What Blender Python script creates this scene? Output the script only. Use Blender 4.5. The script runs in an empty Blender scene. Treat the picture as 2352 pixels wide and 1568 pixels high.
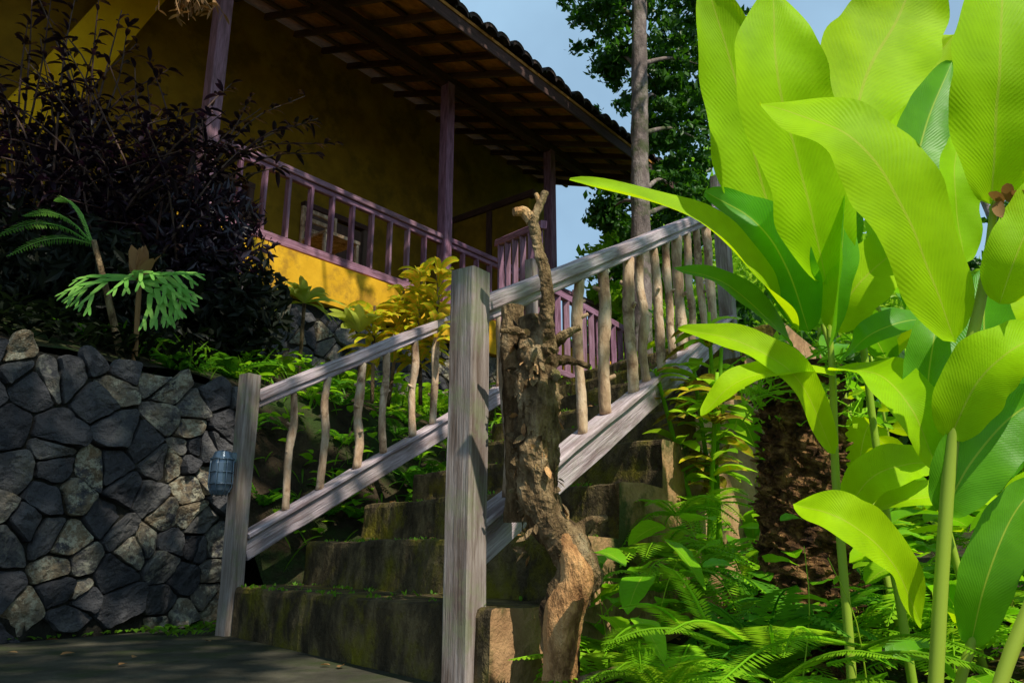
import bpy, math, random
import numpy as np
from mathutils import Vector, noise
random.seed(7); rng=np.random.default_rng(7)
V=Vector
R=random.random
def U(a,b): return a+(b-a)*random.random()
SUN=V((.45,-.60,.95)).normalized(); KX=.45/.95; KY=.60/.95

# ------------------------------------------------------------ mesh builder
class MB:
    def __init__(s): s.v=[];s.f=[];s.m=[];s.sm=[];s.lc=[]
    def add(s,vs,fs,lcs,mat=0,smooth=True):
        b=len(s.v); s.v.extend([tuple(p) for p in vs]); s.lc.extend(lcs)
        s.f.extend([tuple(i+b for i in f) for f in fs]); s.m.extend([mat]*len(fs)); s.sm.extend([smooth]*len(fs))
    def build(s,name,mats,parent=None):
        me=bpy.data.meshes.new(name); me.from_pydata(s.v,[],s.f)
        at=me.attributes.new('lc','FLOAT_VECTOR','POINT')
        at.data.foreach_set('vector',np.array(s.lc,dtype=np.float32).ravel())
        for m in mats: me.materials.append(m)
        me.polygons.foreach_set('material_index',s.m); me.polygons.foreach_set('use_smooth',s.sm)
        me.update(); o=bpy.data.objects.new(name,me); bpy.context.scene.collection.objects.link(o)
        if parent: o.parent=parent
        return o
def empty(name):
    o=bpy.data.objects.new(name,None); bpy.context.scene.collection.objects.link(o); return o

def beam(mb,p0,p1,w,h,mat=0,up=V((0,0,1)),ch=.006,warp=0.0):
    p0=V(p0);p1=V(p1);d=p1-p0;L=d.length;d.normalize()
    if abs(d.dot(up))>.98: up=V((.565,.825,0))
    sd=d.cross(up).normalized(); u2=sd.cross(d).normalized()
    a,b=w/2,h/2;c=min(ch,a*.4,b*.4)
    prof=[(-a+c,-b),(a-c,-b),(a,-b+c),(a,b-c),(a-c,b),(-a+c,b),(-a,b-c),(-a,-b+c),(-a+c,-b)]
    per=[0]
    for i in range(8): per.append(per[-1]+math.dist(prof[i],prof[i+1]))
    r=R(); n=max(1,int(L/.12)) if warp else 1
    vs=[];lcs=[];fs=[]
    for k in range(n+1):
        off=sd*(noise.noise(V((r*50,k*.3,0)))*warp)+u2*(noise.noise(V((r*50,k*.3,9)))*warp) if warp else V((0,0,0))
        for i,(x,y) in enumerate(prof):
            q=p0+d*(L*k/n)+sd*x+u2*y+off
            if warp: q=q+sd*(noise.noise(V((r*20+i%8,k*.8,3)))*.0022)+u2*(noise.noise(V((r*20+i%8,k*.8,7)))*.0022)
            vs.append(q); lcs.append((per[i],L*k/n+r*3,r))
    for k in range(n):
        for i in range(8): fs.append((k*9+i,k*9+i+1,(k+1)*9+i+1,(k+1)*9+i))
    mb.add(vs,fs,lcs,mat,False)
    for k,o in ((0,1),(n,-1)):
        q=[vs[k*9+i] for i in range(8)][::-1*o]
        mb.add(q,[tuple(range(8))],[(prof[i][0],prof[i][1]*.2+r,r) for i in range(8)],mat,False)

def crv(pts,n):
    pts=[V(p) for p in pts]; P=[pts[0]*2-pts[1]]+pts+[pts[-1]*2-pts[-2]]
    out=[]; m=len(pts)-1
    for k in range(n+1):
        x=k/n*m; i=min(int(x),m-1); t=x-i
        a,b,c,d=P[i],P[i+1],P[i+2],P[i+3]
        out.append(.5*((2*b)+(c-a)*t+(2*a-5*b+4*c-d)*t*t+(3*b-a-3*c+d)*t**3))
    return out
def tube(mb,pts,rad,ns=8,mat=0,n=None,bump=0.0,bs=8,flat=False,zs=1.0):
    n=n or max(len(pts)*3,4); c=crv(pts,n) if len(pts)>2 else [V(pts[0]).lerp(V(pts[1]),k/n) for k in range(n+1)]
    m=len(rad)-1; r0=R(); vs=[];lcs=[];fs=[];ref=V((.3,.9,.1)).normalized(); Lc=0
    for k in range(n+1):
        d=(c[min(k+1,n)]-c[max(k-1,0)]).normalized()
        if abs(d.dot(ref))>.95: ref=V((1,0,.2)).normalized()
        s1=d.cross(ref).normalized();s2=s1.cross(d)
        x=k/n*m;i=min(int(x),m-1) if m>0 else 0; r=rad[0] if m==0 else rad[i]+(rad[i+1]-rad[i])*(x-i)
        if k: Lc+=(c[k]-c[k-1]).length
        for j in range(ns+1):
            a=2*math.pi*(j%ns)/ns; q=s1*math.cos(a)+s2*math.sin(a)
            rr=r
            if bump:
                w=(c[k]+q*r); w=V((w.x,w.y,w.z*zs))
                rr=r*(1+bump*noise.noise(w*bs+V((r0*30,0,0)))+bump*.7*noise.noise(w*bs*2.7)+bump*.5*abs(noise.noise(w*bs*6)))
            vs.append(c[k]+q*rr); lcs.append((j/ns*r*6.28,Lc,r0))
    for k in range(n):
        for j in range(ns): fs.append((k*(ns+1)+j,k*(ns+1)+j+1,(k+1)*(ns+1)+j+1,(k+1)*(ns+1)+j))
    fs.append(tuple(range(ns))[::-1]); fs.append(tuple(n*(ns+1)+j for j in range(ns)))
    mb.add(vs,fs,lcs,mat,not flat)

def bleaf(mb,pts,w,face,fold=.25,rip=.03,n=22,na=4,mat=0,p1=.55,p2=.6,wob=0.0):
    c=crv(pts,n); face=V(face).normalized(); r=R(); vs=[];lcs=[];fs=[]
    pk=(p1/(p1+p2)); mx=pk**p1*(1-pk)**p2
    for k in range(n+1):
        t=k/n; d=(c[min(k+1,n)]-c[max(k-1,0)]).normalized()
        sd=d.cross(face)
        sd=sd.normalized() if sd.length>1e-3 else V((1,0,0)); nn=sd.cross(d).normalized()
        if nn.dot(face)<0: nn=-nn
        ww=w/2*(t**p1*(1-t)**p2/mx if 0<t<1 else 0.0)+.0012
        for j in range(-na,na+1):
            a=j/na
            z=abs(a)**1.3*ww*fold + rip*w*math.sin(t*19+r*20+a*2.2)*abs(a)**2 + rip*w*.6*noise.noise(V((t*7,a*1.5,r*40)))
            vs.append(c[k]+sd*(a*ww*(1+wob*noise.noise(V((t*9,a,r*77)))))+nn*z); lcs.append((a,t,r))
    W=2*na+1
    for k in range(n):
        for j in range(2*na): fs.append((k*W+j,k*W+j+1,(k+1)*W+j+1,(k+1)*W+j))
    mb.add(vs,fs,lcs,mat,True)
def gleaf(mb,base,d,L,w,droop=.4,mat=0,n=6,na=1,fold=.3,p1=.6,p2=.6,rip=.02,face=None):
    base=V(base);d=V(d).normalized();pts=[]
    for i in range(4):
        t=i/3; pts.append(base+d*(L*t)+V((0,0,-droop*L*t*t)))
    f=face or (V((0,0,1))-d*d.z+V((U(-.3,.3),U(-.3,.3),0)))
    if V(f).length<.1: f=V((0,-1,.2))
    bleaf(mb,pts,w,f,fold,rip,n,na,mat,p1,p2)
def frond(mb,base,d,L,w,droop=.5,npn=22,mat=0,curl=0):
    base=V(base);d=V(d).normalized()
    side=d.cross(V((0,0,1)))
    side=side.normalized() if side.length>.05 else V((1,0,0))
    pts=[base+d*(L*t)+V((0,0,-droop*L*t*t))+side*(curl*L*t*t) for t in (0,.33,.66,1)]
    c=crv(pts,npn); rr=R()
    for k in range(1,npn+1):
        t=k/npn; dd=(c[k]-c[k-1]).normalized(); sd=dd.cross(V((0,0,1)))
        sd=sd.normalized() if sd.length>.05 else side
        up=sd.cross(dd).normalized()
        pl=w/2*(math.sin(math.pi*min(1,t*.88+.12))**.8)*(1.02-t*.35)+.004; pw=L/npn*.42
        for q in (-1,1):
            o=c[k]; tip=o+(sd*q+dd*U(.25,.45)).normalized()*pl*U(.9,1.08)+up*(-.12*pl); m1=o.lerp(tip,.45)
            vs=[o,m1+dd*pw*1.0+up*.1*pw,tip,m1-dd*pw*.8]
            mb.add(vs,[(0,1,2,3)],[(0,0,rr),(.9,.5,rr),(0,1,rr),(-.9,.5,rr)],mat,False)
    tube(mb,[pts[0],pts[1],pts[2],pts[3]],[.004,.003,.0015],4,mat,n=8)
def cloud(mb,C,size,mat=0,asp=.45,bias=None,jit=.4,zr=None):
    """scatter rhombus leaves at centres C (N,3)"""
    C=np.asarray(C,dtype=float); N=len(C)
    if N==0: return
    d=rng.normal(size=(N,3)); d[:,2]-=.35; d/=np.linalg.norm(d,axis=1)[:,None]
    q=rng.normal(size=(N,3)); q[:,2]*=.5; s=np.cross(d,q); s/=np.linalg.norm(s,axis=1)[:,None]
    up=np.cross(s,d); L=size*(1+jit*rng.uniform(-1,1,N))[:,None]
    v=np.stack([C-d*L*.5,C+s*L*asp*.5-up*L*.06,C+d*L*.5,C-s*L*asp*.5-up*L*.06],1).reshape(-1,3)
    r=rng.uniform(0,1,N) if zr is None else zr
    l=np.zeros((N,4,3)); l[:,0]=(0,0,0);l[:,1]=(.9,.5,0);l[:,2]=(0,1,0);l[:,3]=(-.9,.5,0); l[:,:,2]=r[:,None]
    f=np.arange(N*4).reshape(N,4)+len(mb.v)
    mb.v.extend(map(tuple,v.tolist())); mb.lc.extend(map(tuple,l.reshape(-1,3).tolist()))
    mb.f.extend(map(tuple,f.tolist())); mb.m.extend([mat]*N); mb.sm.extend([False]*N)
def blob(c,r,N,shell=.55):
    d=rng.normal(size=(N,3)); d/=np.linalg.norm(d,axis=1)[:,None]
    k=rng.uniform(shell,1,N)**.8
    return np.array(c)+d*k[:,None]*np.array(r)
def clumpy(c,r,nc,per,cr):
    cs=blob(c,r,nc,.35); return np.concatenate([blob(x,(cr*U(.6,1.3),cr*U(.6,1.3),cr*U(.4,.9)),per,.1) for x in cs])

# ------------------------------------------------------------ materials
def newmat(name):
    m=bpy.data.materials.new(name); m.use_nodes=True; nt=m.node_tree; nt.nodes.clear()
    out=nt.nodes.new('ShaderNodeOutputMaterial'); return m,nt,out
class NT:
    def __init__(s,nt): s.nt=nt
    def n(s,t,**k):
        o=s.nt.nodes.new(t)
        for a,b in k.items(): setattr(o,a,b)
        return o
    def l(s,a,b): s.nt.links.new(a,b)
    def math(s,op,a,b=None,c=None):
        o=s.n('ShaderNodeMath',operation=op)
        for i,x in enumerate((a,b,c)):
            if x is None: continue
            if isinstance(x,(int,float)): o.inputs[i].default_value=x
            else: s.l(x,o.inputs[i])
        return o.outputs[0]
    def mix(s,f,a,b,bt='MIX'):
        o=s.n('ShaderNodeMix',data_type='RGBA',blend_type=bt)
        for i,x in ((0,f),(6,a),(7,b)):
            if isinstance(x,(int,float)): o.inputs[i].default_value=x
            elif isinstance(x,tuple): o.inputs[i].default_value=(*x[:3],1)
            else: s.l(x,o.inputs[i])
        return o.outputs[2]
    def noise(s,vec,scale,det=4,rough=.55):
        o=s.n('ShaderNodeTexNoise'); o.inputs['Scale'].default_value=scale; o.inputs['Detail'].default_value=det; o.inputs['Roughness'].default_value=rough
        if vec is not None: s.l(vec,o.inputs['Vector'])
        return o.outputs['Fac']
    def ramp(s,f,st):
        o=s.n('ShaderNodeValToRGB'); e=o.color_ramp.elements
        while len(e)<len(st): e.new(.5)
        for i,(p,c) in enumerate(st): e[i].position=p; e[i].color=(*c,1) if isinstance(c,tuple) else (c,c,c,1)
        s.l(f,o.inputs[0]); return o.outputs[0]
    def attr(s):
        a=s.n('ShaderNodeAttribute',attribute_name='lc'); x=s.n('ShaderNodeSeparateXYZ'); s.l(a.outputs['Vector'],x.inputs[0]); return a.outputs['Vector'],x.outputs[0],x.outputs[1],x.outputs[2]
    def vec(s,x,y,z):
        o=s.n('ShaderNodeCombineXYZ')
        for i,q in enumerate((x,y,z)):
            if isinstance(q,(int,float)): o.inputs[i].default_value=q
            else: s.l(q,o.inputs[i])
        return o.outputs[0]
    def bump(s,h,st,dist=.01):
        b=s.n('ShaderNodeBump'); b.inputs['Strength'].default_value=st; b.inputs['Distance'].default_value=dist; s.l(h,b.inputs['Height']); return b.outputs[0]
    def pr(s,col,rough,nrm=None,spec=.4):
        p=s.n('ShaderNodeBsdfPrincipled')
        if isinstance(col,tuple): p.inputs['Base Color'].default_value=(*col,1)
        else: s.l(col,p.inputs['Base Color'])
        if isinstance(rough,(int,float)): p.inputs['Roughness'].default_value=rough
        else: s.l(rough,p.inputs['Roughness'])
        p.inputs['Specular IOR Level'].default_value=spec
        if nrm is not None: s.l(nrm,p.inputs['Normal'])
        return p
    def pos(s): return s.n('ShaderNodeNewGeometry').outputs['Position']

def leaf_mat(name,c1,c2,tcol,tr=.45,rough=.45,veins=0,spec=.3,spots=None,patch=0):
    m,nt,out=newmat(name); N=NT(nt); vv,a,t,r=N.attr()
    col=N.mix(r,c1,c2); geo=N.pos() if (veins or spots or patch) else None
    tc=N.mix(r,tcol,tuple(x*.75 for x in tcol)); nrm=None
    if patch:
        k=N.ramp(N.noise(geo,patch,2),[(.4,0.0),(.6,.8)]); col=N.mix(k,col,tuple(x*.55 for x in c1)); tc=N.mix(k,tc,tuple(x*.6 for x in tcol))
    if veins:
        aa=N.math('ABSOLUTE',a); big=N.noise(geo,7,3)
        ph=N.math('SUBTRACT',N.math('MULTIPLY',t,veins),N.math('MULTIPLY',N.math('POWER',aa,.8),veins*.22))
        ph=N.math('ADD',ph,N.math('MULTIPLY',big,1.6))
        st2=N.math('MULTIPLY_ADD',N.math('SINE',N.math('MULTIPLY',ph,6.28)),.5,.5)
        st2=N.math('MULTIPLY',st2,N.ramp(N.noise(N.vec(N.math('MULTIPLY',a,2),N.math('MULTIPLY',t,veins*.7),r),1,2),[(.35,.15),(.7,1.0)]))
        mid=N.math('LESS_THAN',aa,.028)
        tc=N.mix(N.math('MULTIPLY',st2,.28),tc,tuple(x*.7 for x in tcol)); tc=N.mix(N.math('MULTIPLY',mid,.6),tc,(.85,.9,.10))
        tc=N.mix(N.ramp(big,[(.42,0.0),(.75,.5)]),tc,tuple(x*.6 for x in tcol))
        col=N.mix(N.math('MULTIPLY',st2,.25),col,tuple(x*.6 for x in c1)); col=N.mix(N.ramp(big,[(.4,0.0),(.7,.6)]),col,tuple(x*.65 for x in c1)); col=N.mix(N.math('MULTIPLY',mid,.6),col,(.6,.66,.06))
        ed=N.ramp(N.math('ADD',aa,N.math('MULTIPLY',N.noise(geo,45,2),.14)),[(1.05,0.0),(1.1,.7)])
        tc=N.mix(ed,tc,(.35,.25,.05)); col=N.mix(ed,col,(.25,.16,.04))
        nrm=N.bump(N.math('ADD',st2,N.math('MULTIPLY',big,1.5)),.16,.004)
    if spots:
        aa=N.math('ABSOLUTE',a)
        k=N.ramp(N.math('ADD',N.noise(geo,40,2),N.math('MULTIPLY',N.math('LESS_THAN',aa,.18),.3)),[(.5,0.0),(.62,1.0)])
        col=N.mix(k,col,spots); tc=N.mix(k,tc,spots)
    p=N.pr(col,rough,nrm,spec); tl=N.n('ShaderNodeBsdfTranslucent'); N.l(tc,tl.inputs[0])
    if nrm: N.l(nrm,tl.inputs['Normal'])
    mx=N.n('ShaderNodeMixShader'); mx.inputs[0].default_value=tr; N.l(p.outputs[0],mx.inputs[1]); N.l(tl.outputs[0],mx.inputs[2]); N.l(mx.outputs[0],out.inputs[0])
    return m
def wood_mat(name,dark,mid,light,moss=0.0,rough=.75):
    m,nt,out=newmat(name); N=NT(nt); vv,a,t,r=N.attr()
    vec=N.vec(N.math('MULTIPLY',a,110),N.math('MULTIPLY',t,4.5),N.math('MULTIPLY',r,40))
    g=N.noise(vec,1,6,.7); vec2=N.vec(N.math('MULTIPLY',a,20),N.math('MULTIPLY',t,3.2),N.math('MULTIPLY',r,40)); b=N.noise(vec2,1,5,.6)
    col=N.ramp(g,[(.28,dark),(.5,mid),(.72,light)])
    col=N.mix(N.ramp(b,[(.48,0.0),(.64,.8)]),col,dark)
    col=N.mix(N.math('MULTIPLY',r,.2),col,(.35,.28,.2))
    if moss: col=N.mix(N.math('MULTIPLY',N.ramp(N.noise(N.pos(),7,5,.7),[(.5,0.0),(.62,1.0)]),moss),col,(.22,.25,.12))
    nrm=N.bump(N.math('ADD',g,N.math('MULTIPLY',b,.5)),.85,.008)
    p=N.pr(col,rough,nrm,.25); N.l(p.outputs[0],out.inputs[0]); return m
def noise_mat(name,stops,scale=6,rough=.9,bst=.5,bd=.02,sc2=None,over=None,spec=.2,rnd=0,orng=(.5,.62),st=None,lich=None):
    m,nt,out=newmat(name); N=NT(nt); ps=N.pos(); vv,a,t,r=N.attr()
    if st:
        mp=N.n('ShaderNodeMapping'); mp.inputs['Scale'].default_value=st; N.l(ps,mp.inputs['Vector']); ps2=mp.outputs[0]
    else: ps2=ps
    f=N.noise(ps2,scale,6,.65)
    f2=N.math('ADD',N.math('MULTIPLY',f,1-rnd),N.math('MULTIPLY',r,rnd)) if rnd else f
    col=N.ramp(f2,stops)
    if over: col=N.mix(N.ramp(N.noise(ps,sc2 or scale*.4,6,.7),[(orng[0],0.0),(orng[1],1.0)]),col,over)
    if lich:
        k=N.math('MULTIPLY',N.ramp(N.noise(ps,19,5,.75),[(.50,0.0),(.58,.8)]),N.ramp(r,[(.5,0.0),(.7,1.0)])); col=N.mix(k,col,lich)
    h=N.math('ADD',N.noise(ps2,scale*3,5,.7),f)
    p=N.pr(col,rough,N.bump(h,bst,bd),spec); N.l(p.outputs[0],out.inputs[0]); return m
M_rail=wood_mat('sunlit_weathered_wood',(.22,.15,.16),(.52,.42,.46),(.82,.72,.76),.15)  # weathered wood, its tones lightened to carry the sunlight on the rails
M_post=wood_mat('weathered_post_wood',(.13,.085,.06),(.31,.25,.22),(.50,.43,.39),.55)
M_porch=wood_mat('porch_wood',(.13,.05,.08),(.30,.14,.22),(.45,.26,.36),0)
M_dark=wood_mat('rafter_wood',(.035,.015,.013),(.07,.03,.026),(.11,.055,.045),0)
M_stick=noise_mat('stick_bark',[(.3,(.22,.12,.07)),(.48,(.54,.36,.22)),(.66,(.78,.60,.42))],18,.85,.8,.008,9,(.24,.14,.08),orng=(.54,.64),st=(1,1,.4))
M_bark=noise_mat('rough_bark',[(.32,(.035,.02,.01)),(.46,(.19,.12,.055)),(.58,(.42,.28,.14)),(.72,(.55,.43,.25))],16,.9,1.0,.05,5,(.15,.16,.04),orng=(.58,.7),st=(1,1,.45))
M_barkl=noise_mat('peeled_bark',[(.35,(.18,.08,.03)),(.48,(.58,.30,.12)),(.66,(.75,.48,.22))],12,.8,.9,.03,st=(1,1,.4))
M_trunk=noise_mat('trunk_bark',[(.35,(.035,.017,.008)),(.5,(.17,.08,.03)),(.64,(.58,.31,.12))],20,.95,1.0,.06)
M_gtrunk=noise_mat('grey_tree_bark',[(.3,(.07,.055,.05)),(.5,(.22,.17,.15)),(.7,(.38,.32,.28))],7,.9,.8,.03,3,(.08,.09,.04),st=(1,1,.5))
M_stone=noise_mat('andesite_stone',[(.25,(.045,.044,.048)),(.42,(.10,.096,.098)),(.55,(.155,.145,.13)),(.68,(.26,.205,.13)),(.8,(.19,.13,.07))],9,.85,1.0,.03,6,(.065,.064,.068),rnd=.5,orng=(.50,.60),lich=(.42,.40,.29))
M_mortar=noise_mat('wall_earth_joint',[(.3,(.012,.011,.008)),(.7,(.04,.036,.026))],9,.95,.8,.03)
M_conc=noise_mat('mossy_concrete',[(.3,(.02,.015,.008)),(.5,(.09,.065,.032)),(.7,(.26,.19,.085))],7,.95,1.0,.04,3.5,(.19,.16,.012),orng=(.48,.64),st=(1,1,.6))
M_path=noise_mat('path_concrete',[(.3,(.03,.028,.018)),(.5,(.06,.055,.038)),(.7,(.10,.09,.06))],5,.9,.8,.015,2,(.04,.05,.018))
M_soil=noise_mat('garden_soil',[(.3,(.015,.011,.006)),(.5,(.045,.032,.018)),(.7,(.10,.07,.035))],5,.95,1.0,.05,1.5,(.035,.06,.012))
M_side=noise_mat('ochre_block',[(.3,(.22,.11,.05)),(.55,(.46,.27,.13)),(.75,(.6,.4,.22))],4,.9,.8,.02,3,(.07,.08,.02))
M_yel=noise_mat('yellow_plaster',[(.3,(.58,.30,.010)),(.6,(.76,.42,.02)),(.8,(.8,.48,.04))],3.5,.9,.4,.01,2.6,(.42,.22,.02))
M_wall=noise_mat('shaded_yellow_wall',[(.3,(.18,.105,.006)),(.6,(.29,.175,.010)),(.8,(.36,.23,.02))],2.5,.9,.3,.01,1.6,(.16,.10,.008))  # yellow wall with the shade under the roof put into a darker colour
M_sunpatch=noise_mat('sunlit_yellow_plaster',[(.3,(.65,.38,.005)),(.7,(.85,.55,.01))],3,.9,.3,.01)  # sunlight on the yellow wall put into a brighter colour
M_ceil=noise_mat('woven_ceiling',[(.3,(.30,.12,.02)),(.6,(.54,.25,.06)),(.8,(.68,.36,.1))],9,.8,.4,.01)
M_tile=noise_mat('clay_tile',[(.3,(.03,.022,.02)),(.6,(.08,.055,.045)),(.8,(.14,.09,.07))],8,.85,.5,.01)
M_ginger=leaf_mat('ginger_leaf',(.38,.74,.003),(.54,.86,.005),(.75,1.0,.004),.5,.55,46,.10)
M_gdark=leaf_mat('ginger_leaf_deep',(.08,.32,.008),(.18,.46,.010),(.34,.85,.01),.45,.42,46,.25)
M_stem=leaf_mat('ginger_stem',(.30,.46,.03),(.38,.5,.05),(.4,.6,.05),.2,.5,0,.2)
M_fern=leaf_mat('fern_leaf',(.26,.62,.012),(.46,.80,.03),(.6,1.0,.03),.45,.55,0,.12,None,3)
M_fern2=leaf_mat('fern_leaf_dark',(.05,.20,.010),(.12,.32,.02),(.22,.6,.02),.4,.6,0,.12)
M_broad=leaf_mat('broad_leaf',(.16,.46,.008),(.32,.64,.012),(.48,.95,.02),.42,.45,9,.18)
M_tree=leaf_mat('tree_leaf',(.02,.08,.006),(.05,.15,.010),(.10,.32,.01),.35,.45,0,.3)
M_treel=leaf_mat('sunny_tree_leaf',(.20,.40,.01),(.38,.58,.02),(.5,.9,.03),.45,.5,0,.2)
M_purple=leaf_mat('purple_leaf',(.012,.008,.013),(.032,.017,.030),(.05,.015,.04),.15,.35,0,.45)
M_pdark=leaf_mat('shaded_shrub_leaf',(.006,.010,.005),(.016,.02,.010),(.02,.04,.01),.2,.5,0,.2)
M_croton=leaf_mat('croton_leaf',(.20,.38,.008),(.78,.66,.015),(.85,.9,.04),.35,.4,0,.35,(.95,.62,.04))
M_crotr=leaf_mat('red_croton_leaf',(.07,.06,.012),(.24,.13,.02),(.4,.25,.03),.35,.4,0,.35,(.5,.42,.04))
M_cord=leaf_mat('dracaena_leaf',(.45,.52,.07),(.62,.62,.13),(.8,.9,.12),.4,.45,0,.3)
M_stag=leaf_mat('staghorn_leaf',(.15,.42,.06),(.28,.56,.10),(.35,.75,.12),.3,.5)
M_dry=leaf_mat('dry_leaf',(.28,.14,.05),(.45,.25,.10),(.45,.22,.06),.2,.7)
M_grass=leaf_mat('grass_blade',(.07,.21,.01),(.16,.34,.02),(.3,.6,.03),.4,.5,0,.2)
def metal():
    m,nt,out=newmat('lamp_metal_glass'); N=NT(nt); p=N.pr(N.mix(N.noise(N.pos(),20,3),(.10,.15,.20),(.2,.26,.32)),.25,None,.8); p.inputs['Metallic'].default_value=.3; N.l(p.outputs[0],out.inputs[0]); return m
M_lamp=metal()

# ------------------------------------------------------------ layout axes
A=V((-1.29,3.76,0)); S=V((.565,.825,0)); Lf=V((-.825,.565,0)); E=V((1.16,-1.46,0)); B=A+E
def SP(t,c,z): return A+S*t+Lf*c+V((0,0,z))          # stair axis frame from left newel
def BP(t,d,z): return V((-.8+.78*d+.625*t,8.6-.625*d+.78*t,z))  # house frame (d outward)

# ground
def gh(x,y):
    r=V((x,y,0))-A; t=r.dot(S); z=.13*max(0,t-.3)
    if t>12: z+= .2*(t-12)
    return z+ (.03*noise.noise(V((x*1.3,y*1.3,0))) if t>.5 and x>.1 else 0)
mb=MB(); xs=sorted(set([round(-60+i*4,2) for i in range(31)]+[round(-6+i*.3,2) for i in range(45)])); ys=sorted(set([round(-60+i*4,2) for i in range(38)]+[round(-1+i*.3,2) for i in range(40)]))
vs=[(x,y,gh(x,y)) for y in ys for x in xs]; nx=len(xs)
mb.add(vs,[(j*nx+i,j*nx+i+1,(j+1)*nx+i+1,(j+1)*nx+i) for j in range(len(ys)-1) for i in range(nx-1)],[(0,0,0)]*len(vs),0,True)
mb.build('ground',[M_soil])
mb=MB(); q=[SP(-6,.46,.005),SP(.25,.46,.005),SP(.25,-.1,.005),V((.02,2.15,.005)),V((.15,-6,.005)),V((-5,-6,.005))]
mb.add(q,[tuple(range(6))[::-1]],[(0,0,0)]*6,0,False); mb.build('concrete_path',[M_path])

# bank
def bank_h(t,c):
    sz=min(1.85,max(.05,.5*t-.12)); up=min(2.62,1.26+(c-.5)*.38)
    if t<.37: return up+.04*noise.noise(V((t*3,c*3,0)))
    k=min(1,max(0,c/1.0)); k=k*k*(3-2*k)
    return sz+(max(up,sz)-sz)*k+.05*noise.noise(V((t*3,c*3,0)))
mb=MB()
for t0,t1,c0,c1 in ((-5,.37,.56,3.2),(.37,8,-.05,3.2)):
    nt_,nc=int((t1-t0)/.12),24
    vs=[SP(t0+(t1-t0)*i/nt_,c0+(c1-c0)*j/nc,bank_h(t0+(t1-t0)*i/nt_+(1e-4 if t0>0 else -1e-4),c0+(c1-c0)*j/nc)) for i in range(nt_+1) for j in range(nc+1)]
    mb.add(vs,[(i*(nc+1)+j,i*(nc+1)+j+1,(i+1)*(nc+1)+j+1,(i+1)*(nc+1)+j) for i in range(nt_) for j in range(nc)],[(0,0,0)]*len(vs))
mb.build('earth_bank',[M_soil])

# stone walls: split-face irregular stones
def stones(mb,O,ux,uz,nr,W,H,size,dep,mat=0,gap=.006):
    nx,ny=int(W/size)+1,int(H/(size*.8))+1; pts=[]
    for j in range(-1,ny+1):
        for i in range(-1,nx+1):
            if R()<.16: continue          # leaves room for a bigger neighbour
            pts.append(((i+.5+(.5 if j%2 else 0)+U(-.48,.48))*W/nx,(j+.5+U(-.48,.48))*H/ny))
            if R()<.30: pts.append(((i+1.0+U(-.45,.45))*W/nx,(j+1.0+U(-.4,.4))*H/ny))
    for p in pts:
        if not(0<p[0]<W and 0<p[1]<H): continue
        g=size*2.2; tp=U(-.03,.04); poly=[(max(0,p[0]-g),max(0,p[1]-g)),(min(W,p[0]+g),max(0,p[1]-g)),(min(W,p[0]+g),min(H+tp,p[1]+g)),(max(0,p[0]-g),min(H+tp+U(-.02,.02),p[1]+g))]
        for o in pts:
            if o is p: continue
            dx,dy=o[0]-p[0],o[1]-p[1]; dd=dx*dx+dy*dy
            if dd>(g*2)**2: continue
            k=(o[0]**2+o[1]**2-p[0]**2-p[1]**2)/2; out=[]
            k-=gap*math.sqrt(dd)*U(.3,1.6)
            for a in range(len(poly)):
                P1,P2=poly[a],poly[(a+1)%len(poly)]; f1=P1[0]*dx+P1[1]*dy-k; f2=P2[0]*dx+P2[1]*dy-k
                if f1<=0: out.append(P1)
                if f1*f2<0: s_=f1/(f1-f2); out.append((P1[0]+(P2[0]-P1[0])*s_,P1[1]+(P2[1]-P1[1])*s_))
            poly=out
            if len(poly)<3: break
        if len(poly)<3: continue
        out=[]
        for a in range(len(poly)):
            P1,P2=poly[a],poly[(a+1)%len(poly)]; L=math.dist(P1,P2); w_=min(.3,.009/max(L,1e-4))
            out.append((P1[0]+(P2[0]-P1[0])*w_,P1[1]+(P2[1]-P1[1])*w_))
            ns=int(L/.03)
            for q in range(1,ns): s_=q/ns; out.append((P1[0]+(P2[0]-P1[0])*s_+U(-.004,.004),P1[1]+(P2[1]-P1[1])*s_+U(-.004,.004)))
            out.append((P2[0]+(P1[0]-P2[0])*w_,P2[1]+(P1[1]-P2[1])*w_))
        poly=out
        n=len(poly); cx=sum(q[0] for q in poly)/n; cy=sum(q[1] for q in poly)/n
        tx,ty=U(-.25,.25),U(-.3,.25); r=R(); h0=dep*U(.55,1.2); vs=[];lcs=[]
        for sc,hh in ((1,-.1),(.992,.7),(.965,.95),(.72,1.0),(.4,1.0)):
            for q in poly:
                x,y=cx+(q[0]-cx)*sc,cy+(q[1]-cy)*sc; jj=noise.noise(V((x*11,y*11,r*20))); j2=noise.noise(V((x*30,y*30,r*20)))
                h=h0*hh+ (tx*(x-cx)+ty*(y-cy)+jj*.022+j2*.010 if hh>.3 else 0)
                vs.append(O+ux*x+uz*y+nr*h); lcs.append((x,y,r))
        vs.append(O+ux*cx+uz*cy+nr*(h0+.012*noise.noise(V((cx*9,cy*9,r*20))))); lcs.append((cx,cy,r))
        fs=[(k*n+a,k*n+(a+1)%n,(k+1)*n+(a+1)%n,(k+1)*n+a) for k in range(4) for a in range(n)]+[(4*n+a,4*n+(a+1)%n,5*n) for a in range(n)]
        mb.add(vs,fs,lcs,mat,False)
def prism(mb,poly,z0,z1,mat=0):
    n=len(poly); vs=[V((p[0],p[1],z0)) for p in poly]+[V((p[0],p[1],z1)) for p in poly]
    mb.add(vs,[(i,(i+1)%n,n+(i+1)%n,n+i) for i in range(n)]+[tuple(range(n))[::-1],tuple(range(n,2*n))],[(v.x,v.y,.5) for v in vs],mat,False)
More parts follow.
